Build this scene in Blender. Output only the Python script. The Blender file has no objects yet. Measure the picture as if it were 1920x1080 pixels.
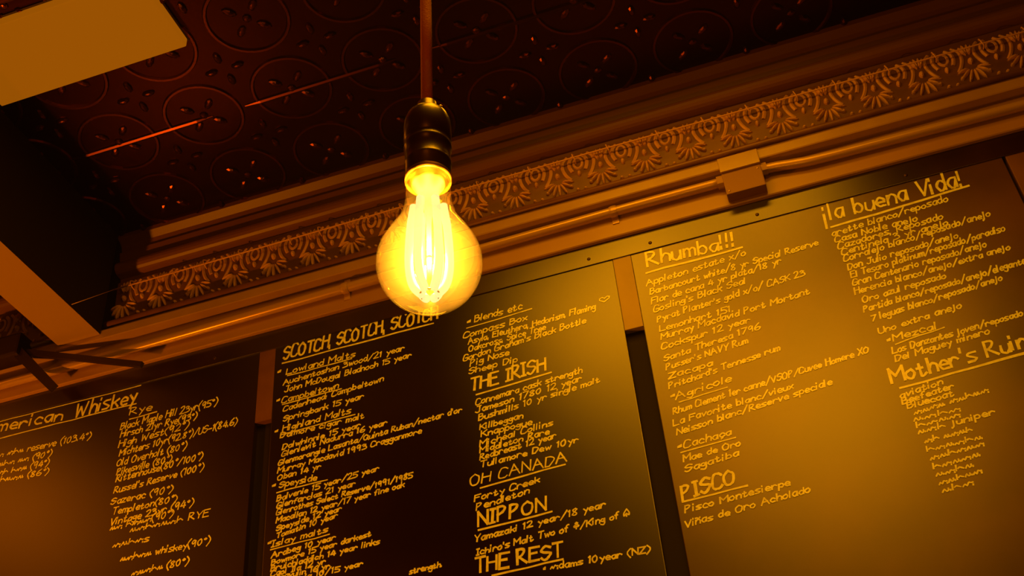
import bpy, bmesh, math, random
from mathutils import Vector, Matrix
random.seed(7)
sc = bpy.context.scene
COL = sc.collection
CZ = 1.5                      # camera height above the bar floor; heights below are given from it
pi = math.pi

# ------------------------------------------------------------------ camera
cam_d = bpy.data.cameras.new('camera')
cam = bpy.data.objects.new('camera', cam_d)
COL.objects.link(cam)
cam_d.sensor_width = 36.0
cam_d.lens = 2144.4 / 1920 * 36.0
cam_d.clip_start = 0.02
R_ = Vector((0.94845096, 0.30737764, -0.07719945))
U_ = Vector((0.24923178, -0.57293641, 0.78078639))
F_ = Vector((-0.19576591, 0.75977816, 0.62001037))
mw = Matrix.Identity(4)
for i in range(3):
    mw[i][0], mw[i][1], mw[i][2] = R_[i], U_[i], -F_[i]
mw[2][3] = CZ
cam.matrix_world = mw
sc.camera = cam

# ------------------------------------------------------------------ view and world
sc.view_settings.view_transform = 'Standard'
sc.view_settings.look = 'None'
sc.view_settings.gamma = 1.0
sc.view_settings.use_curve_mapping = False
sc.view_settings.exposure = 0.0
w = bpy.data.worlds.new('bloom_air'); sc.world = w
w.use_nodes = True
wn = w.node_tree
bg = wn.nodes['Background']
bg.inputs['Color'].default_value = (0.10, 0.03, 0.005, 1)
bg.inputs['Strength'].default_value = 0.004
BLOOM_HAZE = 0.0009  # thin scatter added in place of lens bloom round the bulb
if BLOOM_HAZE:
    vs = wn.nodes.new('ShaderNodeVolumeScatter')
    vs.inputs['Color'].default_value = (1.0, 0.72, 0.45, 1)
    vs.inputs['Density'].default_value = BLOOM_HAZE
    vs.inputs['Anisotropy'].default_value = 0.0
    wn.links.new(vs.outputs[0], wn.nodes['World Output'].inputs['Volume'])

# ------------------------------------------------------------------ lamps of the room out of frame, with added fills
def aim(o, d):
    o.rotation_euler = Vector(d).to_track_quat('-Z', 'Y').to_euler()
def area(name, loc, d, sx, sy, e, col):
    l = bpy.data.lights.new(name, 'AREA'); l.shape = 'RECTANGLE'
    l.size, l.size_y, l.energy, l.color = sx, sy, e, col
    o = bpy.data.objects.new(name, l); COL.objects.link(o)
    o.location = (loc[0], loc[1], loc[2] + CZ); aim(o, d); return o
def point(name, loc, e, col, r=0.03):
    l = bpy.data.lights.new(name, 'POINT'); l.energy, l.color, l.shadow_soft_size = e, col, r
    o = bpy.data.objects.new(name, l); COL.objects.link(o)
    o.location = (loc[0], loc[1], loc[2] + CZ); return o
# ceiling panels out of frame, the center and near-wall ones added (their sheen is what lifts the boards)
area('ceiling_panel_right', (0.17, 0.48, 2.46), (0, 0, -1), 0.80, 0.9, 34, (1.0, 0.345, 0.003))
area('added_sheen_center', (-0.50, 1.35, 2.46), (0, 0, -1), 0.48, 0.45, 9.4, (1.0, 0.36, 0.003))  # unseen panel added to lay sheen on the scotch board's right side
area('added_sheen_near_wall', (-0.05, 1.73, 2.46), (0, 0, -1), 0.75, 0.14, 4.9, (1.0, 0.36, 0.003))  # unseen strip added so the header plank and fascia catch a sheen
area('ceiling_panel_left', (-3.2, 1.05, 2.46), (0, 0, -1), 0.5, 0.35, 6.4, (1.0, 0.205, 0.001))
area('ceiling_panel_middle', (-2.35, 0.30, 2.46), (0, 0, -1), 0.25, 0.3, 1.3, (1.0, 0.205, 0.001))
# a further pendant bulb below the left edge of the frame
point('pendant_lamp_left', (-2.35, 1.50, 0.55), 78, (1.0, 0.25, 0.001), 0.03)
# unseen fill added behind the viewer to light the cord
point('cord_fill_behind', (0.25, -1.2, 0.60), 16, (1.0, 0.17, 0.001), 0.03)

# ------------------------------------------------------------------ materials
def mat(name, col, rough=0.6, metal=0.0, spec=0.5, noise=None, bump=None, coat=0.0):
    m = bpy.data.materials.new(name); m.use_nodes = True
    nt = m.node_tree; b = nt.nodes['Principled BSDF']
    b.inputs['Base Color'].default_value = (*col, 1)
    b.inputs['Roughness'].default_value = rough
    b.inputs['Metallic'].default_value = metal
    b.inputs['Specular IOR Level'].default_value = spec
    b.inputs['Coat Weight'].default_value = coat
    if noise or bump:
        tc = nt.nodes.new('ShaderNodeTexCoord')
    if noise:                                     # (scale, second colour, low, high)
        n = nt.nodes.new('ShaderNodeTexNoise'); n.inputs['Scale'].default_value = noise[0]
        n.inputs['Detail'].default_value = 5
        r = nt.nodes.new('ShaderNodeValToRGB')
        r.color_ramp.elements[0].position, r.color_ramp.elements[1].position = noise[2], noise[3]
        r.color_ramp.elements[0].color = (*col, 1); r.color_ramp.elements[1].color = (*noise[1], 1)
        nt.links.new(tc.outputs['Object'], n.inputs['Vector'])
        nt.links.new(n.outputs['Fac'], r.inputs['Fac'])
        nt.links.new(r.outputs['Color'], b.inputs['Base Color'])
    if bump:                                      # (scale, strength, distance)
        n2 = nt.nodes.new('ShaderNodeTexNoise'); n2.inputs['Scale'].default_value = bump[0]
        bp = nt.nodes.new('ShaderNodeBump')
        bp.inputs['Strength'].default_value = bump[1]; bp.inputs['Distance'].default_value = bump[2]
        nt.links.new(tc.outputs['Object'], n2.inputs['Vector'])
        nt.links.new(n2.outputs['Fac'], bp.inputs['Height'])
        nt.links.new(bp.outputs['Normal'], b.inputs['Normal'])
    return m
def emat(name, col, s):
    m = bpy.data.materials.new(name); m.use_nodes = True
    b = m.node_tree.nodes['Principled BSDF']
    b.inputs['Base Color'].default_value = (0.02, 0.01, 0.003, 1)
    b.inputs['Specular IOR Level'].default_value = 0.1
    b.inputs['Emission Color'].default_value = (*col, 1)
    b.inputs['Emission Strength'].default_value = s
    return m
M = {}
M['tin'] = mat('black_pressed_tin', (0.045, 0.008, 0.002), 0.33, 0.95, 0.5, bump=(90, 0.10, 0.002))
M['lit_tin'] = mat('lit_tin_relief', (0.12, 0.027, 0.008), 0.30, 0.95, 0.5)  # raised ceiling pattern lightened: the light it catches is in the colour
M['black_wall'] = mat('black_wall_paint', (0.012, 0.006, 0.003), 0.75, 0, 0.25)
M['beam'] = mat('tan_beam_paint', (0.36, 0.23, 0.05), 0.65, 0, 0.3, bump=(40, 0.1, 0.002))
M['frieze'] = mat('brown_painted_tin', (0.17, 0.07, 0.014), 0.45, 0.1, 0.5, noise=(14, (0.12, 0.045, 0.01), 0.4, 0.75))
M['relief'] = mat('lit_relief_paint', (0.62, 0.34, 0.06), 0.5, 0, 0.5, noise=(30, (0.44, 0.23, 0.04), 0.4, 0.75))  # ornament lightened against a darker field: light and shade put into the colours
M['crown'] = mat('shaded_crown_paint', (0.17, 0.065, 0.014), 0.45, 0, 0.5)  # upper moulding darkened: its shade is put into the colour
M['fascia'] = mat('tan_gloss_paint', (0.37, 0.205, 0.03), 0.36, 0, 0.5, noise=(5, (0.31, 0.165, 0.024), 0.35, 0.7), bump=(60, 0.06, 0.001))
M['rail'] = mat('lit_gloss_paint', (0.40, 0.245, 0.04), 0.32, 0, 0.8, noise=(9, (0.33, 0.19, 0.03), 0.35, 0.7))  # lit strip across rail and box top put into the colour
M['header'] = mat('black_gloss_plank', (0.016, 0.005, 0.001), 0.30, 0, 1.0, noise=(6, (0.03, 0.010, 0.002), 0.4, 0.7))
M['board'] = mat('chalkboard_paint', (0.010, 0.003, 0.001), 0.32, 0, 1.0, noise=(2.6, (0.018, 0.006, 0.001), 0.45, 0.75))
M['dusty_board'] = mat('dusty_chalkboard_paint', (0.050, 0.020, 0.003), 0.31, 0, 1.0, noise=(2.6, (0.12, 0.052, 0.006), 0.40, 0.66))
M['batten'] = mat('brown_wood_batten', (0.17, 0.07, 0.02), 0.45, 0, 0.5, noise=(12, (0.12, 0.045, 0.012), 0.35, 0.7))
M['pale_batten'] = mat('pale_wood_batten', (0.42, 0.29, 0.05), 0.45, 0, 0.5, noise=(12, (0.34, 0.23, 0.035), 0.35, 0.7))
M['chalk'] = mat('pale_chalk', (0.90, 0.95, 0.46), 0.32, 0, 0.9, noise=(55, (0.60, 0.58, 0.24), 0.45, 0.75))
M['conduit'] = mat('painted_conduit', (0.50, 0.31, 0.07), 0.30, 0.25, 0.6)
M['box'] = mat('brown_painted_steel', (0.22, 0.10, 0.03), 0.5, 0.1, 0.5)
M['dark_metal'] = mat('black_metal', (0.030, 0.011, 0.004), 0.5, 0.3, 0.5)
M['screw'] = mat('dark_screw', (0.06, 0.025, 0.008), 0.4, 0.6, 0.5)
M['bakelite'] = mat('black_bakelite', (0.045, 0.014, 0.004), 0.30, 0, 0.6)
M['brass'] = mat('brass_ring', (0.80, 0.46, 0.10), 0.3, 0.9, 0.5)
M['cord'] = mat('brown_cloth_cord', (0.70, 0.24, 0.06), 0.7, 0, 0.3, bump=(900, 0.5, 0.0008))
M['steel_wire'] = mat('thin_wire', (0.75, 0.42, 0.10), 0.5, 0.0, 0.5)
M['white_glass'] = mat('milky_glass_stem', (0.85, 0.62, 0.22), 0.25, 0, 0.6)
M['filament'] = emat('glowing_filament', (1.0, 0.88, 0.38), 1.15)
M['panel'] = emat('amber_light_diffuser', (1.0, 0.265, 0.003), 0.30)
# the boards: dark paint with a soft lacquer sheen
for key, rg in (('board', 0.36), ('dusty_board', 0.36), ('header', 0.34)):
    nt = M[key].node_tree; pb = nt.nodes['Principled BSDF']; out = nt.nodes['Material Output']
    df = nt.nodes.new('ShaderNodeBsdfDiffuse'); gs = nt.nodes.new('ShaderNodeBsdfAnisotropic')
    gs.distribution = 'BECKMANN'; gs.inputs['Roughness'].default_value = rg; gs.inputs['Color'].default_value = (1, 1, 1, 1)
    fr = nt.nodes.new('ShaderNodeFresnel'); fr.inputs['IOR'].default_value = 1.8
    ms = nt.nodes.new('ShaderNodeMixShader')
    nt.links.new(pb.inputs['Base Color'].links[0].from_socket, df.inputs['Color'])
    nt.links.new(fr.outputs[0], ms.inputs[0]); nt.links.new(df.outputs[0], ms.inputs[1]); nt.links.new(gs.outputs[0], ms.inputs[2])
    nt.links.new(ms.outputs[0], out.inputs['Surface']); nt.nodes.remove(pb)
# amber glass envelope: clear with a Fresnel sheen, scatter inside added for the bulb's bloom
g = bpy.data.materials.new('amber_bulb_glass'); g.use_nodes = True
nt = g.node_tree; nt.nodes.remove(nt.nodes['Principled BSDF'])
tr = nt.nodes.new('ShaderNodeBsdfTransparent'); tr.inputs[0].default_value = (1.0, 0.92, 0.72, 1)
gl = nt.nodes.new('ShaderNodeBsdfGlossy'); gl.inputs['Roughness'].default_value = 0.04
lw0 = nt.nodes.new('ShaderNodeLayerWeight'); lw0.inputs['Blend'].default_value = 0.5
pw_ = nt.nodes.new('ShaderNodeMath'); pw_.operation = 'POWER'; pw_.inputs[1].default_value = 4.0
lw = nt.nodes.new('ShaderNodeMath'); lw.operation = 'MULTIPLY_ADD'; lw.inputs[1].default_value = 0.45; lw.inputs[2].default_value = 0.04
nt.links.new(lw0.outputs['Facing'], pw_.inputs[0]); nt.links.new(pw_.outputs[0], lw.inputs[0])
mx = nt.nodes.new('ShaderNodeMixShader')
nt.links.new(lw.outputs[0], mx.inputs[0]); nt.links.new(tr.outputs[0], mx.inputs[1]); nt.links.new(gl.outputs[0], mx.inputs[2])
vs2 = nt.nodes.new('ShaderNodeVolumeScatter')
vs2.inputs['Color'].default_value = (1.0, 0.86, 0.55, 1); vs2.inputs['Density'].default_value = 0.6
out = nt.nodes['Material Output']
nt.links.new(mx.outputs[0], out.inputs['Surface']); nt.links.new(vs2.outputs[0], out.inputs['Volume'])
M['glass'] = g

# ------------------------------------------------------------------ mesh helpers (heights measured from the camera)
def obj(name, bm, m, parent=None, smooth=False, world=True):
    me = bpy.data.meshes.new(name)
    bmesh.ops.recalc_face_normals(bm, faces=bm.faces)
    if smooth:
        for f in bm.faces: f.smooth = True
    bm.to_mesh(me); bm.free()
    for mm in (m if isinstance(m, (list, tuple)) else [m]): me.materials.append(mm)
    o = bpy.data.objects.new(name, me); COL.objects.link(o)
    if parent:
        o.parent = parent
        # parents carry only a location: keep mesh coordinates in world terms
        pw = parent
        off = Vector((0, 0, 0))
        while pw is not None:
            off += pw.location; pw = pw.parent
        me.transform(Matrix.Translation(Vector((0, 0, CZ)) - off))
    else:
        me.transform(Matrix.Translation((0, 0, CZ)))
    return o
def thing(name, label, cat, loc, group=None):
    o = bpy.data.objects.new(name, None); COL.objects.link(o)
    o.empty_display_size = 0.05
    o.location = (loc[0], loc[1], loc[2] + CZ)
    o['label'] = label; o['category'] = cat
    if group: o['group'] = group
    return o
def tag(o, label, cat, kind=None, group=None):
    o['label'] = label; o['category'] = cat
    if kind: o['kind'] = kind
    if group: o['group'] = group
    return o
def box(bm, x0, x1, y0, y1, z0, z1, bev=0.0, mi=0):
    r = bmesh.ops.create_cube(bm, size=1)
    vs_ = r['verts']
    for v in vs_:
        v.co = Vector(((x0 + x1) / 2 + v.co.x * (x1 - x0), (y0 + y1) / 2 + v.co.y * (y1 - y0), (z0 + z1) / 2 + v.co.z * (z1 - z0)))
    fs = set(f for v in vs_ for f in v.link_faces)
    for f in fs: f.material_index = mi
    if bev:
        es = list(set(e for v in vs_ for e in v.link_edges))
        bmesh.ops.bevel(bm, geom=es, offset=bev, segments=2, profile=0.7, affect='EDGES')
def tube(bm, pts, r, n=10, cap=True):
    pts = [Vector(p) for p in pts]
    if not isinstance(r, (list, tuple)): r = [r] * len(pts)
    rings = []; up = None
    for i, p in enumerate(pts):
        t = (pts[min(i + 1, len(pts) - 1)] - pts[max(i - 1, 0)]).normalized()
        if up is None:
            up = Vector((0, 0, 1)) if abs(t.z) < 0.9 else Vector((0, 1, 0))
        s = t.cross(up).normalized(); up = s.cross(t).normalized()
        rings.append([bm.verts.new(p + (s * math.cos(2 * pi * k / n) + up * math.sin(2 * pi * k / n)) * r[i]) for k in range(n)])
    for a, b in zip(rings, rings[1:]):
        for k in range(n): bm.faces.new((a[k], a[(k + 1) % n], b[(k + 1) % n], b[k]))
    if cap:
        bm.faces.new(rings[0][::-1]); bm.faces.new(rings[-1])
def ellipsoid(bm, c, ax, n=8, m=6):
    # ax: three axis vectors
    c = Vector(c); rows = []
    for i in range(1, m):
        th = pi * i / m
        rows.append([bm.verts.new(c + ax[0] * math.sin(th) * math.cos(2 * pi * k / n) + ax[1] * math.sin(th) * math.sin(2 * pi * k / n) + ax[2] * math.cos(th)) for k in range(n)])
    a = bm.verts.new(c + ax[2]); b = bm.verts.new(c - ax[2])
    for k in range(n):
        bm.faces.new((a, rows[0][k], rows[0][(k + 1) % n])); bm.faces.new((b, rows[-1][(k + 1) % n], rows[-1][k]))
    for r0, r1 in zip(rows, rows[1:]):
        for k in range(n): bm.faces.new((r0[k], r1[k], r1[(k + 1) % n], r0[(k + 1) % n]))
def lathe(bm, prof, n=48, o=(0, 0, 0), rot=None, close=False):
    o = Vector(o); rings = []
    for r, z in prof:
        if r < 1e-6:
            v = Vector((0, 0, z)); rings.append([bm.verts.new(o + (rot @ v if rot else v))])
        else:
            rg = []
            for k in range(n):
                v = Vector((r * math.cos(2 * pi * k / n), r * math.sin(2 * pi * k / n), z))
                rg.append(bm.verts.new(o + (rot @ v if rot else v)))
            rings.append(rg)
    for a, b in zip(rings, rings[1:]):
        for k in range(n):
            if len(a) == 1: bm.faces.new((a[0], b[(k + 1) % n], b[k]))
            elif len(b) == 1: bm.faces.new((a[k], a[(k + 1) % n], b[0]))
            else: bm.faces.new((a[k], a[(k + 1) % n], b[(k + 1) % n], b[k]))
def extrude_profile(bm, prof, x0, x1):
    # prof: closed loop of (y, z)
    a = [bm.verts.new((x0, y, z)) for y, z in prof]; b = [bm.verts.new((x1, y, z)) for y, z in prof]
    n = len(prof)
    for k in range(n): bm.faces.new((a[k], a[(k + 1) % n], b[(k + 1) % n], b[k]))
    bm.faces.new(a[::-1]); bm.faces.new(b)
def spline(pts, n=6):
    pts = [Vector(p) for p in pts]; o = []
    P = [pts[0]] + pts + [pts[-1]]
    for i in range(1, len(P) - 2):
        for k in range(n):
            t = k / n; a, b, c, d = P[i - 1], P[i], P[i + 1], P[i + 2]
            o.append(0.5 * ((2 * b) + (c - a) * t + (2 * a - 5 * b + 4 * c - d) * t * t + (3 * b - a - 3 * c + d) * t ** 3))
    o.append(pts[-1]); return o

# ------------------------------------------------------------------ the room shell
WY = 2.3675                    # chalkboard wall
BY = 2.3475                    # board faces
CE = 2.5                       # ceiling
bm = bmesh.new(); box(bm, -4.2, 2.6, WY, WY + 0.12, -1.5, CE + 0.12)
o = obj('wall_back', bm, M['black_wall']); o['kind'] = 'structure'

# pressed tin ceiling: flat sheet with raised rings, petals, studs and tile seams
bm = bmesh.new()
box(bm, -4.2, 2.6, -1.6, WY, CE, CE + 0.10)
nflat = len(bm.faces)
def stud(x, y, rx, ry, h, ang=0):
    ca, sa = math.cos(ang), math.sin(ang)
    ellipsoid(bm, (x, y, CE), (Vector((ca * rx, sa * rx, 0)), Vector((-sa * ry, ca * ry, 0)), Vector((0, 0, h))), 8, 6)
PX, PY = 0.2775, 0.2625
for i in range(-9, 8):
    for j in range(-2, 5):
        cx = -1.640 + PX * i; cy = 1.945 + PY * (j - 2)
        if cy > 2.33: continue
        ring = [(cx + 0.110 * math.cos(t), cy + 0.110 * math.sin(t), CE) for t in [2 * pi * k / 40 for k in range(41)]]
        ring = [p for p in ring if p[1] < WY - 0.01]
        if len(ring) > 3: tube(bm, ring, 0.0065, 6)
        for k in range(4):                                  # petals inside the ring
            a = pi / 4 + k * pi / 2
            x, y = cx + 0.048 * math.cos(a), cy + 0.048 * math.sin(a)
            if y < WY - 0.03: stud(x, y, 0.022, 0.011, 0.010, a)
        if cy < WY - 0.03: stud(cx, cy, 0.013, 0.013, 0.009)
        for k in range(4):                                  # leaf studs between the rings
            a = k * pi / 2
            x, y = cx + PX / 2 + 0.040 * math.cos(a), cy + PY / 2 + 0.040 * math.sin(a)
            if y < WY - 0.03: stud(x, y, 0.020, 0.010, 0.011, a)
for k in range(-5, 7):                                      # seams between the sheets
    xa = -1.860 + 0.5675 * k
    for yy in (1.957, 1.407, 0.857):
        bar = [(xa + 0.055, yy, CE), (xa + 0.52, yy, CE)]
        tube(bm, [bar[0], (bar[0][0] + 0.05, yy, CE), (bar[1][0] - 0.05, yy, CE), bar[1]], [0.003, 0.0085, 0.0085, 0.003], 8)
bm.faces.ensure_lookup_table()
for f in bm.faces[nflat:]: f.material_index = 1
o = obj('ceiling', bm, [M['tin'], M['lit_tin']], smooth=False); o['kind'] = 'structure'

# dropped beam running out from the wall, left of the boards
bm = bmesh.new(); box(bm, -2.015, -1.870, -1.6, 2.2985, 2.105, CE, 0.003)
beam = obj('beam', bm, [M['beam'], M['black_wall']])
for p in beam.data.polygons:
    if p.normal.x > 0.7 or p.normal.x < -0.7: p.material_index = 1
tag(beam, 'dropped ceiling beam with tan underside and black sides above the left board', 'beam', 'structure')

# ------------------------------------------------------------------ frieze and mouldings
X0, X1 = -4.0, 2.4
def frieze(xa, xb, name):
    bm = bmesh.new()
    prof = [(WY, CE)]
    prof += [(WY - 0.068, CE), (WY - 0.068, 2.484), (WY - 0.046, 2.470), (WY - 0.036, 2.448), (WY - 0.048, 2.440)]
    for k in range(9):                                      # the round upper moulding
        a = pi / 2 + pi * k / 8
        prof.append((WY - 0.038 + 0.024 * math.cos(a), 2.374 + 0.024 + 0.024 * math.sin(a) - 0.022))
    prof += [(WY - 0.022, 2.350), (WY - 0.020, 2.336), (WY - 0.030, 2.330)]
    prof += [(WY - 0.030, 2.300), (WY - 0.027, 2.250), (WY - 0.020, 2.200), (WY - 0.016, 2.172), (WY - 0.016, 2.10), (WY, 2.10)]
    extrude_profile(bm, prof, xa, xb)
    for f in bm.faces:
        if f.calc_center_median().z > 2.340: f.material_index = 2
    nbase = len(bm.faces)
    FY = WY - 0.027
    def leaf(x, z, ang, l, w_, d=0.009, y=FY):
        dx, dz = math.sin(ang), -math.cos(ang)              # ang 0 points down
        c = (x + dx * l / 2, y, z + dz * l / 2)
        ellipsoid(bm, c, (Vector((dx * l / 2, 0, dz * l / 2)), Vector((-dz * w_, 0, dx * w_)), Vector((0, d, 0))), 8, 6)
    n0 = math.floor((xa + 0.564) / 0.1275) - 1
    for i in range(n0, n0 + 60):
        x0 = -0.564 + 0.1275 * i
        if x0 < xa + 0.02 or x0 > xb - 0.13: continue
        for k, a in enumerate((-1.25, -0.8, -0.38, 0.0, 0.38, 0.8, 1.25)):      # fan of leaves
            l = (0.038, 0.043, 0.048, 0.050, 0.048, 0.043, 0.038)[k]
            leaf(x0 + 0.010 * math.sin(a), 2.243 - 0.008 * math.cos(a), a, l, 0.0048, 0.010, FY + 0.003)
        leaf(x0, 2.272, 0, 0.022, 0.0075, 0.013)                                 # bud
        for s in (-1, 1):
            leaf(x0 + s * 0.004, 2.284, pi - s * 0.35, 0.038, 0.0055, 0.011, FY - 0.001)   # V of leaves
            leaf(x0 + s * 0.002, 2.286, pi - s * 0.12, 0.040, 0.0045, 0.011, FY - 0.001)
        cx = x0 + 0.0637
        for s in (-1, 1):                                                        # nested C scrolls
            arc = [(cx + s * 0.030, FY, 2.324), (cx + s * 0.044, FY, 2.306), (cx + s * 0.046, FY, 2.280), (cx + s * 0.038, FY, 2.254), (cx + s * 0.026, FY + 0.003, 2.236)]
            tube(bm, spline(arc, 4), 0.0055, 6)
            arc = [(cx + s * 0.012, FY, 2.322), (cx + s * 0.024, FY, 2.306), (cx + s * 0.026, FY, 2.284), (cx + s * 0.019, FY, 2.262)]
            tube(bm, spline(arc, 4), 0.006, 6)
        ov = [(cx + 0.0125 * math.cos(t), FY, 2.292 + 0.020 * math.sin(t)) for t in [2 * pi * k / 16 for k in range(17)]]
        tube(bm, ov, 0.0052, 6)
        leaf(cx, 2.262, 0, 0.020, 0.006, 0.011)
        for s, zz in ((-0.5, 2.196), (0.5, 2.194), (-1.3, 2.214), (1.3, 2.212)):
            ellipsoid(bm, (cx + s * 0.022, FY + 0.006, zz), (Vector((0.006, 0, 0)), Vector((0, 0, 0.006)), Vector((0, 0.010, 0))), 8, 6)
    bm.faces.ensure_lookup_table()
    for f in bm.faces[nbase:]: f.material_index = 1
    o = obj(name, bm, [M['frieze'], M['relief'], M['crown']]); o['kind'] = 'structure'
    return o
frieze(-1.8695, X1, 'trim_1')
frieze(X0, -2.0155, 'trim_2')

# bead under the frieze, then the tan fascia with its upper rail in a lit tone
for k, (xa, xb) in enumerate(((-1.869, X1), (X0, -2.016))):
    bm = bmesh.new()
    tube(bm, [(xa, WY - 0.056, 2.149), (xb, WY - 0.056, 2.149)], 0.010, 10)
    o = obj('trim_%d' % (3 + k), bm, M['frieze'], smooth=True); o['kind'] = 'structure'
bm = bmesh.new()
extrude_profile(bm, [(WY - 0.034, 2.125), (WY - 0.063, 2.125), (WY - 0.067, 2.122), (WY - 0.068, 2.119), (WY - 0.068, 2.092), (WY - 0.066, 2.089), (WY - 0.034, 2.088)], X0, X1)
o = obj('trim_5', bm, M['rail']); o['kind'] = 'structure'
bm = bmesh.new()
extrude_profile(bm, [(WY - 0.0165, 2.138), (WY - 0.034, 2.138), (WY - 0.036, 2.136), (WY - 0.036, 1.988), (WY - 0.0335, 1.985), (WY - 0.024, 1.985), (WY - 0.024, 2.002), (WY - 0.0165, 2.002)], X0, X1)
o = obj('trim_6', bm, M['fascia']); o['kind'] = 'structure'
# black header plank between fascia and boards
hd = thing('header_plank', 'long black glossy plank screwed on above the chalkboards', 'plank', (-0.3, BY, 1.96))
bm = bmesh.new(); box(bm, X0, X1, WY - 0.0235, WY - 0.0203, 1.9215, 2.00, 0.0008); obj('plank', bm, M['header'], hd)
for x in (-0.385, -0.216, 0.070, -0.85, 0.45, -1.5):
    bm = bmesh.new()
    lathe(bm, [(0, 0.0022), (0.003, 0.002), (0.0048, 0.0008), (0.005, -0.002)], 14, (x, WY - 0.0235, 1.942), Matrix.Rotation(pi / 2, 3, 'X'))
    obj('screw', bm, M['screw'], hd, True)

# ------------------------------------------------------------------ battens between the boards
bl = ['short brown wooden batten at the upper left edge of the scotch board',
      'short pale wooden batten between the scotch board and the rum board',
      'short brown wooden batten at the far right edge of the rum board']
for (xa, xb), lb in zip(((-1.3575, -1.3080), (-0.3225, -0.2740), (0.6870, 0.7340)), bl):
    bm = bmesh.new(); box(bm, xa, xb, BY - 0.0002, WY - 0.0012, 1.688, 1.975, 0.0015)
    tag(obj('wooden_batten', bm, M['pale_batten' if 'between' in lb else 'batten']), lb, 'batten', None, 'short battens between the chalkboards')

# ------------------------------------------------------------------ hand lettering
GL = {}
def G(s):
    for line in s.strip().split('\n'):
        ch, w_, st = line.split(' ', 2)
        GL[ch] = (float(w_), st.split())
G('''A 5 032a53 1646
B 4 030a ~0a2a392707 ~0727463423 2303
C 4 ~493a1a0704133344
D 4 030a ~0a2a483523 2303
E 4 4a0a0343 0737
F 4 4a0a03 0737
G 4 ~493a1a0704133344 444626
H 4 030a 434a 0747
I 2 0a2a 1a13 0323
J 4 1a4a ~3a34231304
K 4 030a 4a06 1743
L 4 0a0343
M 5 030a265a53
N 4 030a434a
O 4.5 ~2a080513334548392a
P 4 030a ~0a2a392706
Q 4.5 ~2a080513334548392a 3552
R 4 030a ~0a2a392706 1643
S 4 ~492a0817463423130 4
T 4 0a4a 2a23
U 4 ~0a051333454a
V 4 0a234a
W 6 0a1328435a
X 4 0a43 4a03
Y 4 0a264a 2623
Z 4 0a4a0343
a 3 ~37170513 ~132336 3733
b 3 0a03 ~061727352304
c 3 ~36271705132333
d 3 3a33 ~3627170513 ~132335
e 3 0535 ~3536271705132333
f 3 ~3a2a1813 0727
g 3 ~3617051424 ~2436 ~37322001
h 3 0a03 ~0517273633
i 1 0703 0a09
j 2 ~17120001 1918
k 3 0a03 0537 1633
l 1 0a03
m 4 0703 ~06172623 ~26374643
n 3 0703 ~0517273633
o 3 ~27060413233527
p 3 0700 ~061727352304
q 3 3730 ~3627170513 ~132335
r 3 0703 ~05172736
s 3 ~3717063423 2303
t 3 ~1914132334 0727
u 3 ~0704132335 3733
v 3 071337
w 4 0713263347
x 3 0733 3703
y 3 0724 3710
z 3 07370333
0 4 ~2a0805132335382a
1 2 091a13
2 4 ~091a3a3703 0343
3 4 ~091a392817 ~1737441303
4 4 2a0545 3833
5 4 4a0a07 ~0727453303
6 4 ~3a18060413334526 2605
7 4 0a4a13
8 4 ~2a091735342304163 92a
9 4 ~392a1a08162739 3933
. 1 0304
, 1 0402
! 1 0a06 0403
¡ 1 0600 0809
' 1 0a08
/ 4 024b
: 1 0304 0607
- 3 0636
( 2 ~2b080521
) 2 ~0b282501
° 2 ~1a0918291a
• 1 0616 0515 0617
♥ 4 23060819273948 4846 4623
♣ 4 ~2a1928392a ~17061526 ~37463526 2623
♠ 4 ~2b07041526 ~2b47443526 2623
ñ 3 0703 ~0517273633 ~09192839
ç 3 ~36271705132334 232211
≈ 5 ~041624374656 5453
§ 4 ~0417243537 4544
¤ 4 0a04 ~16273645''')
fix = {'S': ['~492a08174634231304'], '8': ['~2a091735342304163928']}
GL['S'] = (4.0, fix['S']); GL['8'] = (4.0, ['~2a0917353423041639', '392a'])
GL['♥'] = (4.0, ['2306081927', '2739484623'])
def glyph(ch):
    w_, st = GL[ch]; o = []
    for s in st:
        sm = s[0] == '~'; s = s.lstrip('~')
        p = [(int(s[i], 36), int(s[i + 1], 36) - 3) for i in range(0, len(s) - 1, 2)]
        if sm and len(p) > 2: p = [(v.x, v.y) for v in spline([(a, b, 0) for a, b in p], 3)]
        o.append(p)
    return w_, o
def ribbon(bm, p, w_, y):
    p = [Vector((a, b)) for a, b in p]
    q = [p[0]]
    for v in p[1:]:
        if (v - q[-1]).length > 1e-5: q.append(v)
    if len(q) < 2: return
    for i in range(1, len(q) - 1):                          # a sharp turn is a new pull of the chalk
        if (q[i] - q[i - 1]).normalized().dot((q[i + 1] - q[i]).normalized()) < 0.35:
            ribbon(bm, q[:i + 1], w_, y); ribbon(bm, q[i:], w_, y - 6e-5); return
    t0 = (q[1] - q[0]).normalized(); t1 = (q[-1] - q[-2]).normalized()
    q[0] = q[0] - t0 * w_ * 0.4; q[-1] = q[-1] + t1 * w_ * 0.4
    L_, R__ = [], []
    for i, v in enumerate(q):
        a = (v - q[i - 1]).normalized() if i else t0
        b = (q[i + 1] - v).normalized() if i < len(q) - 1 else t1
        n = a + b
        n = n.normalized() if n.length > 0.25 else a
        hw = w_ / 2 * random.uniform(0.8, 1.12)
        d = Vector((-n.y, n.x)) * hw
        yy = y - i * 1.2e-5
        L_.append(bm.verts.new((v.x + d.x, yy, v.y + d.y))); R__.append(bm.verts.new((v.x - d.x, yy, v.y - d.y)))
    for i in range(len(q) - 1): bm.faces.new((L_[i], L_[i + 1], R__[i + 1], R__[i]))
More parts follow.
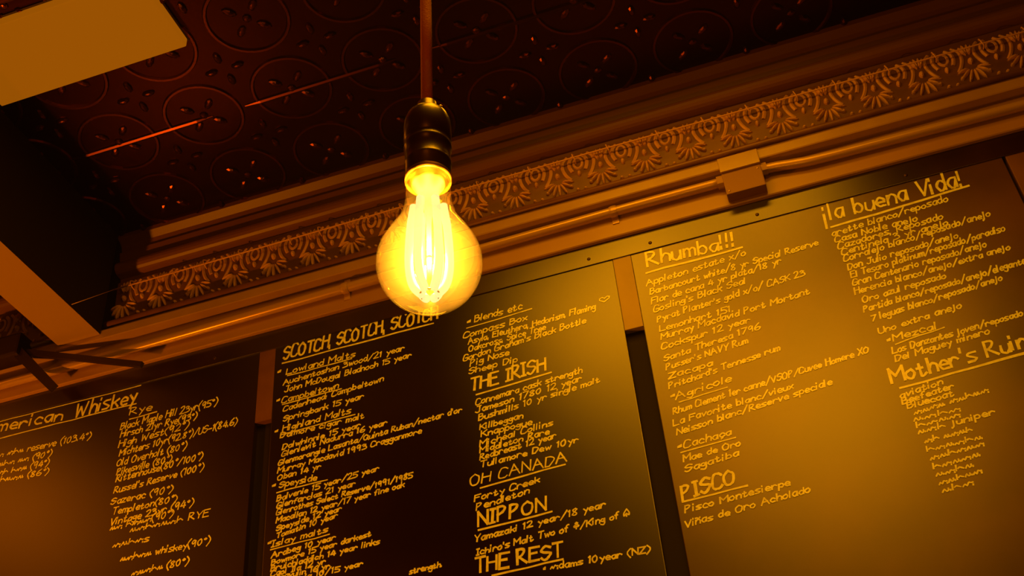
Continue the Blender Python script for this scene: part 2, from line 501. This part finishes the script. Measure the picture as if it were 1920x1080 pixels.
def write(bm, txt, x0, z0, x1, z1, h, sw, y, slant=0.12):
    gs = []; adv = 0.0
    for ch in txt:
        if ch == ' ': adv += 3.0; continue
        w_, st = glyph(ch); gs.append((adv, st)); adv += w_ + 1.1
    adv -= 1.1
    sx = (x1 - x0) / max(adv, 1); sy = h / 7.0
    for a, st in gs:
        jx, jz, js = random.uniform(-0.15, 0.15), random.uniform(-0.35, 0.35), random.uniform(0.9, 1.1)
        tilt = random.uniform(-0.05, 0.05)
        for p in st:
            q = []
            for (u, v) in p:
                X = (a + u + jx) * sx + v * sy * (slant + tilt) * js
                f = (a + u) / max(adv, 1)
                q.append((x0 + X, z0 + (z1 - z0) * f + (v * js + jz + random.uniform(-0.08, 0.08)) * sy))
            ribbon(bm, q, sw * random.uniform(0.9, 1.1), y + random.uniform(-0.0002, 0.0002))

def chalkboard(label, x0, x1, m='board'):
    t = thing('chalkboard', label, 'chalkboard', ((x0 + x1) / 2, BY, 0.75), 'chalkboards on the wall')
    bm = bmesh.new(); box(bm, x0, x1, BY, WY - 0.0012, 0.60, 1.975, 0.0015)
    obj('board_panel', bm, M[m], t)
    return t
boards = {
    1: chalkboard('black chalkboard with a chalked whiskey and rye list, left of the scotch board', -2.36, -1.3580),
    2: chalkboard('black chalkboard headed scotch, with Irish, Canadian and Japanese lists, behind the bulb', -1.3075, -0.3230),
    3: chalkboard('shiny chalkboard on the right with rum, pisco, tequila and gin lists', -0.2735, 0.6785, 'dusty_board')}
TEXT = [
 (2, 'scotch heading', [
  ('h', 'SCOTCH, SCOTCH, SCOTCH', -1.2808, 1.8764, -0.8224, 1.8809, 0.0403),
  ('_', '', -1.284, 1.862, -0.8341, 1.8661, 0.0048),
 ]),
 (2, 'scotch list', [
  ('t', '•', -1.2968, 1.8298, -1.289, 1.8301, 0.0215),
  ('h', 'Lowland Malts', -1.2702, 1.8222, -1.0642, 1.8223, 0.024),
  ('_', '', -1.266, 1.8159, -1.0737, 1.8173, 0.0035),
  ('t', 'Auchentoshan 3wood/21 year', -1.2782, 1.7887, -0.9215, 1.802, 0.0212),
  ('t', 'John McDougal Bladnoch 15 year', -1.273, 1.7628, -0.9018, 1.773, 0.0209),
  ('t', '•', -1.2954, 1.7348, -1.2878, 1.7352, 0.0207),
  ('h', 'Campbeltown', -1.279, 1.7291, -1.1121, 1.7328, 0.0231),
  ('_', '', -1.2768, 1.7244, -1.1027, 1.7281, 0.0035),
  ('t', 'Cadenhead: Campbeltown', -1.2737, 1.701, -0.9819, 1.7191, 0.0204),
  ('t', 'Springbank 15 year', -1.2721, 1.6701, -1.039, 1.6799, 0.0202),
  ('t', '•', -1.2949, 1.638, -1.2874, 1.6384, 0.0199),
  ('h', 'Highland Malts', -1.2723, 1.6381, -1.0755, 1.6437, 0.0223),
  ('_', '', -1.2775, 1.6295, -1.0626, 1.6362, 0.0035),
  ('t', 'Dalmore cigar malt', -1.277, 1.6194, -1.037, 1.6175, 0.0198),
  ('t', 'Dalwhinnie 15 year', -1.2695, 1.5822, -1.0478, 1.5929, 0.0195),
  ('t', 'Glenlevit Nadurra 16 year', -1.2705, 1.5616, -0.974, 1.5812, 0.0193),
  ('t', "Glenmorangie Lasanta/Quinta Ruban/nectar d'or", -1.2791, 1.5369, -0.7685, 1.5651, 0.0191),
  ('t', 'Murray Macdavid 1993 Cragganmore', -1.2799, 1.5145, -0.8788, 1.531, 0.0189),
  ('t', 'Oban 14 yr', -1.2787, 1.4927, -1.1577, 1.4985, 0.0187),
  ('t', '•', -1.2921, 1.473, -1.2842, 1.4731, 0.0186),
  ('h', 'Speyside', -1.2735, 1.4705, -1.1684, 1.4669, 0.0208),
  ('_', '', -1.2787, 1.4578, -1.1374, 1.4594, 0.0035),
  ('t', 'Balvenie 15 year/25 year', -1.2772, 1.4317, -0.9967, 1.4525, 0.0183),
  ('t', 'Glenfarclas 21 year', -1.2761, 1.4118, -1.0607, 1.4249, 0.0181),
  ('t', 'Glenrothes Select Reserve/1991/1985', -1.277, 1.3926, -0.9062, 1.4106, 0.018),
  ('t', 'Macallan 12 year/17 year fine oak', -1.2758, 1.3711, -0.9288, 1.389, 0.0178),
  ('t', 'Speyside 12 year', -1.2745, 1.3479, -1.0975, 1.3641, 0.0176),
  ('t', 'Tomatin 10 year', -1.2734, 1.3287, -1.1084, 1.3477, 0.0175),
  ('t', '•', -1.2954, 1.3137, -1.2878, 1.3143, 0.0174),
  ('h', 'Islay malts', -1.2855, 1.3071, -1.1337, 1.314, 0.0194),
  ('_', '', -1.287, 1.3007, -1.1279, 1.3052, 0.0035),
  ('t', 'Ardbeg 10 year', -1.2837, 1.277, -1.1128, 1.2889, 0.0171),
  ('t', 'Bowmore 15 year darkest', -1.2826, 1.2584, -1.0176, 1.2766, 0.017),
  ('t', 'Bruichladdich 14 year links', -1.2835, 1.2422, -0.996, 1.2517, 0.0168),
  ('t', 'Caol Ila 12 yr', -1.2827, 1.2276, -1.1371, 1.2305, 0.0167),
  ('t', 'Lagavulin 16 yr', -1.282, 1.2166, -1.1258, 1.2155, 0.0166),
  ('t', 'Laphroaig 10/15 year', -1.2811, 1.2003, -1.0391, 1.2038, 0.0165),
  ('t', 'strength.', -0.9195, 1.1571, -0.8381, 1.1586, 0.0161),
 ]),
 (2, 'blends list', [
  ('t', '•', -0.7373, 1.8328, -0.7294, 1.8331, 0.0233),
  ('h', 'Blends etc', -0.7175, 1.8346, -0.5829, 1.8373, 0.0261),
  ('_', '', -0.7399, 1.8206, -0.5567, 1.8291, 0.0035),
  ('t', 'Compass Box', -0.7514, 1.7898, -0.573, 1.7974, 0.0229),
  ('t', 'Asyla, Eleuthera, Hedonism, Flaming', -0.7391, 1.7666, -0.3885, 1.777, 0.0226),
  ('t', '♥', -0.3754, 1.7919, -0.3493, 1.7928, 0.0226),
  ('t', 'Oakcross, Spice Tree', -0.7385, 1.7432, -0.5261, 1.7516, 0.0224),
  ('t', "Gordon Graham's Black Bottle", -0.7554, 1.717, -0.4189, 1.7414, 0.0222),
  ('t', 'Pig Nose', -0.7373, 1.6964, -0.6304, 1.7028, 0.022),
  ('t', 'Sheep Dip', -0.7425, 1.6731, -0.6101, 1.6751, 0.0218),
 ]),
 (2, 'irish heading', [
  ('h', 'THE IRISH', -0.7399, 1.6197, -0.5384, 1.6288, 0.0361),
  ('_', '', -0.7257, 1.6052, -0.5249, 1.6173, 0.0048),
 ]),
 (2, 'irish list', [
  ('t', 'Connemara cask strength', -0.7295, 1.5736, -0.4459, 1.594, 0.0209),
  ('t', 'Jameson 1780 12 year', -0.7309, 1.5504, -0.4505, 1.5704, 0.0207),
  ('t', 'Bushmills 10 yr single malt', -0.725, 1.5264, -0.4062, 1.5538, 0.0205),
  ('t', 'Killbeggan', -0.7231, 1.4995, -0.6101, 1.5039, 0.0202),
  ('t', 'Knappogue', -0.7207, 1.4789, -0.5889, 1.4802, 0.02),
  ('t', 'Micheal Collins', -0.7261, 1.4514, -0.5371, 1.4646, 0.0198),
  ('t', 'Middleton Rare', -0.7272, 1.434, -0.5481, 1.4427, 0.0196),
  ('t', 'Redbreast 12 year', -0.7284, 1.4149, -0.5322, 1.4269, 0.0195),
  ('t', 'Tullamore Dew 10yr', -0.728, 1.3935, -0.4793, 1.4016, 0.0193),
 ]),
 (2, 'canada heading', [
  ('h', 'OH CANADA', -0.7573, 1.3513, -0.5121, 1.3567, 0.0322),
  ('_', '', -0.7316, 1.3375, -0.5179, 1.3506, 0.0048),
 ]),
 (2, 'canada list', [
  ('t', 'Forty Creek', -0.7493, 1.3064, -0.5848, 1.3187, 0.02),
  ('t', 'Pendleton', -0.7456, 1.2817, -0.6128, 1.2959, 0.0198),
 ]),
 (2, 'nippon heading', [
  ('h', 'NIPPON', -0.7446, 1.2416, -0.5768, 1.2439, 0.0334),
  ('_', '', -0.7435, 1.2307, -0.5625, 1.2352, 0.0048),
 ]),
 (2, 'Japanese and other whiskies list', [
  ('t', 'Yamazaki 12 year/18 year', -0.7557, 1.2015, -0.4365, 1.2181, 0.0191),
  ('t', "Ichiro's Malt Two of ♣/King of ♠", -0.7526, 1.1676, -0.384, 1.1848, 0.0188),
  ('t', '• ≈dams 10year (NZ)', -0.5966, 1.0946, -0.3508, 1.0876, 0.018),
 ]),
 (2, 'rest heading', [
  ('h', 'THE REST', -0.757, 1.124, -0.548, 1.1226, 0.0343),
  ('_', '', -0.7177, 1.1088, -0.5489, 1.1144, 0.0048),
 ]),
 (3, 'rum heading', [
  ('h', 'Rhumba!!!', -0.2341, 1.8693, -0.0022, 1.8623, 0.0449),
  ('_', '', -0.2411, 1.85, 0.011, 1.8513, 0.0064),
 ]),
 (3, 'rum list', [
  ('t', 'Appleton estate x/o', -0.2478, 1.8067, 0.015, 1.8241, 0.0235),
  ('t', 'Barbancourt white/8 yr Special Reserve', -0.2424, 1.7781, 0.1934, 1.7985, 0.0232),
  ('t', 'Flor de cana 4 yr plata/18 yr', -0.2433, 1.7472, 0.094, 1.771, 0.0229),
  ('t', "Gosling's Black Seal", -0.2417, 1.7205, -0.0028, 1.7378, 0.0227),
  ('t', "Pyrat Planter's gold x/o/ CASK 23", -0.2372, 1.6886, 0.1408, 1.7175, 0.0223),
  ('t', 'Lemonhart 151', -0.2364, 1.6583, -0.0548, 1.6651, 0.0221),
  ('t', 'Murray Macdavid Port Mortant', -0.2367, 1.6332, 0.1381, 1.6601, 0.0218),
  ('t', 'Cockspur 12 year', -0.2396, 1.6033, -0.0159, 1.6212, 0.0215),
  ('t', 'Santa Theresa 1796', -0.2396, 1.569, 0.004, 1.5949, 0.0212),
  ('t', "Pusser's NAVY Rum", -0.2384, 1.5423, -0.0333, 1.5639, 0.021),
  ('t', 'Zacapa', -0.2373, 1.5158, -0.1281, 1.5238, 0.0207),
  ('t', "Pritchard's Tennesse rum", -0.2407, 1.4875, 0.0347, 1.522, 0.0197),
  ('t', '•', -0.242, 1.46, -0.2336, 1.4605, 0.0209),
  ('h', 'Agricole', -0.2299, 1.4533, -0.0925, 1.4702, 0.0234),
  ('_', '', -0.2231, 1.4453, -0.1055, 1.4556, 0.0035),
  ('t', 'Rhum Clement 1er canne/VSOP/Cuvee Homere XO', -0.2423, 1.4165, 0.228, 1.4595, 0.0205),
  ('t', 'La Favorite blanc/vieux', -0.2475, 1.3854, 0.0417, 1.4114, 0.0203),
  ('t', 'Neisson blanc/Reserve speciale', -0.2439, 1.3592, 0.1278, 1.399, 0.02),
  ('t', '•', -0.2471, 1.3216, -0.2391, 1.3223, 0.0197),
  ('h', 'Cachaça', -0.2327, 1.3202, -0.1205, 1.3293, 0.022),
  ('_', '', -0.2419, 1.3127, -0.1128, 1.3193, 0.0035),
  ('t', 'Mae de Oro', -0.2405, 1.2866, -0.1057, 1.2966, 0.0193),
  ('t', 'Sagatiba', -0.2411, 1.2605, -0.1145, 1.2724, 0.0191),
 ]),
 (3, 'pisco heading', [
  ('h', 'PISCO', -0.2585, 1.194, -0.1354, 1.2067, 0.0359),
  ('_', '', -0.2595, 1.1888, -0.1112, 1.1953, 0.0048),
 ]),
 (3, 'pisco list', [
  ('t', 'Pisco Montesierpe', -0.2585, 1.1614, -0.0203, 1.1745, 0.0195),
  ('t', 'Viñas de Oro Acholado', -0.2645, 1.1269, 0.0179, 1.1487, 0.0192),
 ]),
 (3, 'tequila heading', [
  ('h', '¡la buena Vida!', 0.2278, 1.8647, 0.5695, 1.8665, 0.0487),
  ('_', '', 0.237, 1.8415, 0.5792, 1.8596, 0.0064),
 ]),
 (3, 'tequila list', [
  ('t', 'arette blanco/reposado', 0.2324, 1.8134, 0.5204, 1.8309, 0.0237),
  ('t', 'Casa Noble anejo', 0.2346, 1.793, 0.4359, 1.7952, 0.0235),
  ('t', 'Cazadores, Reposado', 0.2361, 1.7698, 0.4934, 1.7815, 0.0232),
  ('t', 'Centinela 3 yr anejo', 0.2406, 1.7491, 0.4987, 1.7603, 0.023),
  ('t', 'Corralejo blanco/reposado/anejo', 0.2398, 1.7271, 0.597, 1.7547, 0.0228),
  ('t', 'Don Julio reposado/anejo', 0.2427, 1.701, 0.5082, 1.7156, 0.0225),
  ('t', 'El Tesoro platinum/reposado/paradiso', 0.2434, 1.6759, 0.6137, 1.7013, 0.0223),
  ('t', 'Gran Centenario reposado/anejo', 0.2419, 1.6518, 0.5602, 1.6699, 0.022),
  ('t', 'Herencia blanco/anejo/extra anejo', 0.2396, 1.6252, 0.6062, 1.6452, 0.0218),
  ('t', 'Oro azul reposado', 0.2511, 1.5976, 0.448, 1.6097, 0.0215),
  ('t', 'Partida blanco/reposado/anejo/elegante', 0.246, 1.5695, 0.6253, 1.5966, 0.0212),
  ('t', '7 leguas blanco/reposado/anejo', 0.2565, 1.5399, 0.5622, 1.5668, 0.0209),
  ('t', 'Uno extra anejo', 0.2619, 1.5009, 0.4559, 1.519, 0.0205),
  ('t', '•', 0.2746, 1.4728, 0.281, 1.4731, 0.0202),
  ('h', 'Mezcal', 0.2882, 1.4732, 0.3884, 1.4799, 0.0226),
  ('_', '', 0.2902, 1.4642, 0.4034, 1.4782, 0.0035),
  ('t', 'Los Danzantes joven/reposado', 0.2767, 1.4403, 0.5721, 1.4604, 0.0199),
  ('t', 'Del Maguey minero', 0.2772, 1.4181, 0.4904, 1.4352, 0.0197),
 ]),
 (3, 'gin heading', [
  ('h', "Mother's Ruin", 0.2535, 1.3644, 0.5542, 1.3802, 0.0373),
  ('_', '', 0.2683, 1.3486, 0.549, 1.3652, 0.0064),
 ]),
 (3, 'gin list', [
  ('t', 'aviation', 0.2611, 1.3233, 0.3573, 1.3354, 0.0188),
  ('t', 'Beefeater', 0.2613, 1.3072, 0.3757, 1.3187, 0.0187),
  ('t', 'Bluecoat', 0.2693, 1.2936, 0.37, 1.3003, 0.0186),
  ('t', '≈§≈§ ≈§¤§≈', 0.2779, 1.2743, 0.4406, 1.2893, 0.0184),
  ('t', '§≈¤≈', 0.2733, 1.2587, 0.3715, 1.2604, 0.0182),
  ('t', '¤≈§≈', 0.2732, 1.2421, 0.3667, 1.245, 0.0181),
  ('t', '§≈¤ juniper', 0.273, 1.2256, 0.4364, 1.2346, 0.0179),
  ('t', '≈¤ §≈§¤', 0.2799, 1.2019, 0.3795, 1.206, 0.0177),
  ('t', '¤≈§≈¤§', 0.2782, 1.1808, 0.3927, 1.1836, 0.0175),
  ('t', '≈§¤≈§≈', 0.2787, 1.1593, 0.3921, 1.1677, 0.0173),
  ('t', '¤≈§≈§', 0.2792, 1.138, 0.3759, 1.1454, 0.0171),
  ('t', '§≈¤§', 0.2783, 1.1199, 0.3557, 1.1242, 0.017),
  ('t', '≈§¤§≈', 0.2787, 1.0991, 0.3683, 1.1081, 0.0168),
  ('t', '§¤≈', 0.2799, 1.0809, 0.3435, 1.0859, 0.0166),
 ]),
 (1, 'whiskey heading', [
  ('h', 'American', -2.266, 1.8884, -1.9901, 1.8673, 0.036),
  ('h', 'Whiskey', -1.9486, 1.8626, -1.7486, 1.8643, 0.0469),
  ('_', '', -2.2833, 1.919, -1.7374, 1.9148, 0.0035),
  ('_', '', -2.2679, 1.8566, -1.7443, 1.8555, 0.004),
 ]),
 (1, 'rye heading', [
  ('h', 'Rye', -1.7606, 1.8219, -1.6909, 1.8189, 0.0302),
  ('_', '', -1.7582, 1.8056, -1.6716, 1.8086, 0.004),
 ]),
 (1, 'rye list', [
  ('t', 'Black Maple Hill 23yr(95°)', -1.7842, 1.7782, -1.48, 1.7805, 0.0262),
  ('t', 'Hirsch 21yr Rye(93°)', -1.7803, 1.7526, -1.541, 1.7508, 0.0259),
  ('t', 'High West(92°)', -1.7811, 1.7193, -1.5646, 1.7266, 0.0256),
  ('t', 'Michters 10yr(92.8°)/US-1(84.6)', -1.7737, 1.6903, -1.4128, 1.6986, 0.0253),
  ('t', 'Old Overholt (80°)', -1.7776, 1.6586, -1.563, 1.6605, 0.025),
  ('t', 'Pikesville (80°)', -1.7733, 1.6311, -1.6053, 1.6302, 0.0247),
  ('t', 'Rittenhouse(80°/100°)', -1.7726, 1.6077, -1.5098, 1.6149, 0.0245),
  ('t', "Russel's Reserve (100°)", -1.773, 1.5733, -1.5033, 1.5788, 0.0242),
  ('t', 'Sazerac (90°)', -1.7764, 1.54, -1.591, 1.5352, 0.0239),
  ('t', 'Templeton(80°)', -1.7683, 1.5074, -1.5732, 1.5031, 0.0235),
  ('t', 'Vintage 23yr (94°)', -1.7692, 1.4772, -1.5233, 1.4775, 0.0233),
  ('t', '§≈ ¤≈§≈(90°)', -1.7665, 1.4601, -1.5792, 1.4606, 0.0231),
  ('t', '§≈¤≈§≈¤ RYE', -1.7044, 1.4406, -1.4726, 1.4358, 0.0229),
  ('t', '≈§¤≈s', -1.7497, 1.4078, -1.6435, 1.4027, 0.0226),
  ('t', '§≈¤≈§ whiskey(90°)', -1.7203, 1.3617, -1.4622, 1.3569, 0.0222),
  ('t', '≈§≈¤§ (80°)', -1.6803, 1.3142, -1.5188, 1.3127, 0.0217),
 ]),
 (1, 'bourbon list', [
  ('t', '§≈ ≈¤§ reserve (103.4°)', -2.207, 1.7905, -1.8807, 1.7755, 0.0243),
  ('t', '≈§¤≈ §≈ (90°)', -2.1992, 1.7575, -2.0042, 1.7486, 0.024),
  ('t', '§≈¤ ¤≈§ (94°)', -2.1922, 1.7282, -2.0075, 1.719, 0.0238),
  ('t', '≈¤§≈§ (86°)', -2.1861, 1.7024, -2.0017, 1.6904, 0.0235),
 ]),
]
for b, sec, rows in TEXT:
    head = sec.endswith('heading')
    bm = bmesh.new()
    for k, txt, x0, z0, x1, z1, h in rows:
        y = BY - 0.0009
        if k == '_':
            n = max(4, int((x1 - x0) / 0.05)); amp = 0.0012
            ribbon(bm, [(x0 + (x1 - x0) * i / n, z0 + (z1 - z0) * i / n + random.uniform(-amp, amp)) for i in range(n + 1)], h, y)
        else:
            big = h > 0.033
            write(bm, txt, x0, z0, x1, z1, h * (1.0 if big else 0.80), 0.0064 if big else 0.0037, y, 0.08 if big else 0.16)
    o = obj('heading_lettering' if head else 'list_lettering', bm, M['chalk'], boards[b])
    o['label'] = 'pale hand-chalked ' + sec

# ------------------------------------------------------------------ conduit, box, wire
CYC = WY - 0.036 - 0.0145
def clip(x, z, par):
    bm = bmesh.new()
    tube(bm, [(x - 0.010, CYC, z), (x - 0.004, CYC, z), (x + 0.004, CYC, z), (x + 0.010, CYC, z)], [0.0155, 0.0168, 0.0168, 0.0155], 14)
    box(bm, x - 0.009, x + 0.009, WY - 0.039, WY - 0.0355, z + 0.010, z + 0.040, 0.001)
    box(bm, x - 0.009, x + 0.009, WY - 0.039, WY - 0.0355, z - 0.032, z - 0.010, 0.001)
    obj('clamp', bm, M['conduit'], par)
def pipe(pts, label):
    t = thing('conduit_pipe', label, 'conduit', pts[len(pts) // 2], 'conduit along the fascia')
    bm = bmesh.new(); tube(bm, spline(pts, 6), 0.0138, 16); obj('tube', bm, M['conduit'], t, True)
    return t
ZC = 2.055
p1 = pipe([(-3.9, CYC, ZC - 0.026), (-2.2, CYC, ZC - 0.025), (-1.65, CYC, ZC - 0.020), (-1.10, CYC, ZC - 0.011), (-0.70, CYC, ZC - 0.003), (-0.29, CYC, ZC + 0.003), (0.0075, CYC, ZC + 0.003)], 'long straight painted conduit running left from the junction box along the fascia')
clip(-1.082, ZC - 0.0105, p1); clip(-0.294, ZC + 0.003, p1); clip(-2.30, ZC - 0.025, p1)
p2 = pipe([(0.1105, CYC, ZC + 0.008), (0.15, CYC, ZC + 0.006), (0.20, CYC, ZC - 0.001), (0.26, CYC, ZC - 0.006), (0.45, CYC, ZC - 0.009), (1.0, CYC, ZC - 0.014), (2.3, CYC, ZC - 0.014)], 'bent painted conduit running right from the junction box above the rum board')
clip(1.15, ZC - 0.014, p2)
for q, x in ((p1, 0.0), (p2, 0.118)):
    bm = bmesh.new(); z = ZC + (0.003 if q is p1 else 0.008)
    tube(bm, [(x - 0.008, CYC, z), (x + 0.008, CYC, z)], 0.0180, 8); obj('connector_nut', bm, M['conduit'], q)
jb = thing('junction_box', 'square junction box, coloured lit above and shaded below, where the two conduits meet', 'junction box', (0.058, 2.28, 2.02))
bm = bmesh.new(); box(bm, 0.0080, 0.1115, WY - 0.0690, WY - 0.0362, 1.996, 2.120, 0.003); obj('box_body', bm, M['box'], jb)  # body darker than the plate: shade below the lit strip is coloured in
bm = bmesh.new(); box(bm, 0.0065, 0.1130, WY - 0.0760, WY - 0.0685, 2.071, 2.120, 0.002); o = obj('lit_plate', bm, M['rail'], jb); o['label'] = 'upper plate with its lit tone in the colour'
for x, z in ((0.017, 2.006), (0.102, 2.058)):
    bm = bmesh.new(); lathe(bm, [(0, 0.0016), (0.0028, 0.0014), (0.0036, 0)], 12, (x, WY - 0.069, z), Matrix.Rotation(pi / 2, 3, 'X')); obj('screw', bm, M['conduit'], jb, True)

wr = thing('thin_wire', 'thin wire strung across the frieze above the conduit and along the beam side', 'wire', (-1.868, 2.327, 2.31))
wp = [(-1.867, 2.149, 2.112), (-1.867, 2.318, 2.290), (-1.40, 2.318, 2.292), (-0.75, 2.318, 2.297), (-0.30, 2.318, 2.299), (0.10, 2.318, 2.296), (0.6, 2.318, 2.293), (2.3, 2.318, 2.288)]
bm = bmesh.new(); tube(bm, wp[1:], 0.0024, 6); tube(bm, wp[:2], 0.0012, 6); obj('strand', bm, M['steel_wire'], wr, True)
for i in range(28):
    x = -1.80 + i * 0.1275 + random.uniform(-0.02, 0.02)
    bm = bmesh.new(); zz = 2.292 + 0.006 * math.sin((x + 1.8) * 0.9)
    tube(bm, spline([(x, 2.332, zz + 0.022), (x - 0.003, 2.317, zz + 0.014), (x, 2.3155, zz), (x + 0.003, 2.320, zz - 0.008), (x + 0.002, 2.334, zz - 0.010)], 3), 0.0017, 5)
    obj('hook', bm, M['steel_wire'], wr)

# dark block with two spreading bars at the far left
bk = thing('dark_bars', 'dark block with two spreading bars left of the beam foot', 'bracket', (-2.17, 2.28, 2.10))
def bar(a, b, w0, w1, th):
    bm = bmesh.new(); a, b = Vector(a), Vector(b); d = (b - a).normalized(); n = Vector((-d.z, 0, d.x))
    vs_ = []
    for yy in (0, th):
        for p, ww in ((a, w0), (b, w1)):
            for s in (-1, 1): vs_.append(bm.verts.new(p + n * ww * s / 2 + Vector((0, yy, 0))))
    for f in ((0, 1, 3, 2), (4, 6, 7, 5), (0, 2, 6, 4), (1, 5, 7, 3), (0, 4, 5, 1), (2, 3, 7, 6)): bm.faces.new([vs_[k] for k in f])
    return bm
obj('arm', bar((-2.145, 2.276, 2.112), (-1.700, 2.282, 1.940), 0.020, 0.016, 0.012), M['dark_metal'], bk)
obj('arm', bar((-2.150, 2.268, 2.118), (-1.985, 2.276, 1.935), 0.034, 0.026, 0.012), M['dark_metal'], bk)
bm = bmesh.new(); box(bm, -2.30, -2.125, 2.255, 2.3155, 2.085, 2.165, 0.008); obj('end_block', bm, M['dark_metal'], bk)

# ------------------------------------------------------------------ ceiling light panel left of the pendant
cl = thing('ceiling_light', 'rectangular amber glowing light panel on the dark tin ceiling', 'ceiling light', (-1.57, 1.57, CE))
bm = bmesh.new(); box(bm, -1.835, -1.262, 1.448, 1.684, CE - 0.035, CE - 0.004, 0.004); obj('diffuser', bm, M['panel'], cl)
bm = bmesh.new(); box(bm, -1.840, -1.257, 1.443, 1.689, CE - 0.006, CE + 0.01); obj('backing_frame', bm, M['dark_metal'], cl)

# ------------------------------------------------------------------ the pendant bulb
C = Vector((-0.16519863, 0.4626843, 0.41016174))
TILT = Matrix.Rotation(math.radians(1.6), 3, F_)
def L2W(v): return C + TILT @ Vector(v)
pl = thing('pendant_light', 'bare glowing amber filament bulb hanging in a black socket on a cloth cord', 'pendant light', L2W((0, 0, 0.125)))
bm = bmesh.new()
prof = [(0, -0.0298)] + [(0.0298 * math.sin(a), -0.0298 * math.cos(a)) for a in [math.radians(6 * k) for k in range(1, 21)]]
prof += [(0.0238, 0.0192), (0.0212, 0.0236), (0.0185, 0.0285), (0.0163, 0.0340), (0.0147, 0.0400), (0.0137, 0.0470), (0.0132, 0.0550), (0.0130, 0.0640), (0, 0.0640)]
lathe(bm, prof, 64, C, TILT)
gb = obj('glass_bulb', bm, M['glass'], pl, True); gb['label'] = 'clear amber glass envelope, round at the bottom'
# filaments: long glowing sticks leaning in at the foot, on fine support wires
for k in range(6):
    a = 0.3 + k * pi / 3
    ca, sa = math.cos(a), math.sin(a)
    path = [(0.0085 * ca, 0.0085 * sa, 0.043), (0.0105 * ca, 0.0105 * sa, 0.025), (0.0114 * ca, 0.0114 * sa, 0.005), (0.0108 * ca, 0.0108 * sa, -0.008), (0.0085 * ca, 0.0085 * sa, -0.017), (0.0040 * ca, 0.0040 * sa, -0.0225)]
    bm = bmesh.new(); tube(bm, [L2W(p) for p in spline(path, 5)], 0.0025, 10); obj('filament', bm, M['filament'], gb, True)
bm = bmesh.new()
lathe(bm, [(0, -0.020), (0.0011, -0.0195), (0.0013, 0.0), (0.0016, 0.030), (0.0032, 0.044), (0.0055, 0.052), (0.0095, 0.0590), (0.0112, 0.0630), (0, 0.0632)], 24, C, TILT)
obj('glass_stem', bm, M['white_glass'], gb, True)
bm = bmesh.new()
tube(bm, [L2W((0.0055 * math.cos(t), 0.0055 * math.sin(t), -0.0226)) for t in [2 * pi * k / 20 for k in range(21)]], 0.0005, 6, False)
obj('support_wire', bm, M['brass'], gb, True)
# socket
bm = bmesh.new()
lathe(bm, [(0.0129, 0.066), (0.0129, 0.0625), (0.0139, 0.0622), (0.0141, 0.0640), (0.0139, 0.066)], 48, C, TILT)
sk_ring = obj('socket_rim', bm, M['brass'], pl, True); sk_ring['label'] = 'bright brass ring at the socket mouth'
bm = bmesh.new()
lathe(bm, [(0, 0.066), (0.0134, 0.0655), (0.0138, 0.0668), (0.0138, 0.0745), (0.0142, 0.0752), (0.0142, 0.0768), (0.0137, 0.0776), (0.0140, 0.088), (0.0146, 0.0890), (0.0146, 0.0910), (0.0141, 0.0920), (0.0141, 0.0950), (0.0146, 0.0958), (0.0146, 0.108),
           (0.0142, 0.1125), (0.0128, 0.1170), (0.0100, 0.1205), (0.0068, 0.1225), (0.0062, 0.1290), (0.0048, 0.1305), (0, 0.1305)], 48, C, TILT)
obj('socket', bm, M['bakelite'], pl, True)
for s in (-1, 1):
    bm = bmesh.new(); ellipsoid(bm, L2W((s * 0.0100, -0.004, 0.1195)), (Vector((0.0014, 0, 0)), Vector((0, 0.0014, 0)), Vector((0, 0, 0.0014)))); obj('screw', bm, M['brass'], pl, True)
# cord up to the ceiling
top = L2W((0, 0, 0.13)); up = TILT @ Vector((0, 0, 1)); k = (CE - top.z) / up.z
bm = bmesh.new(); tube(bm, [top - up * 0.003] + [top + up * k * i / 24 for i in range(1, 25)], 0.0038, 14); obj('cord', bm, M['cord'], pl, True)
e = top + up * k
bm = bmesh.new(); lathe(bm, [(0, -0.03), (0.012, -0.029), (0.05, -0.012), (0.055, 0.0)], 32, (e.x, e.y, CE)); obj('ceiling_rose', bm, M['bakelite'], pl, True)
lamp = point('pendant_lamp_glow', L2W((0, 0, 0.004)), 22, (1.0, 0.44, 0.03), 0.008)
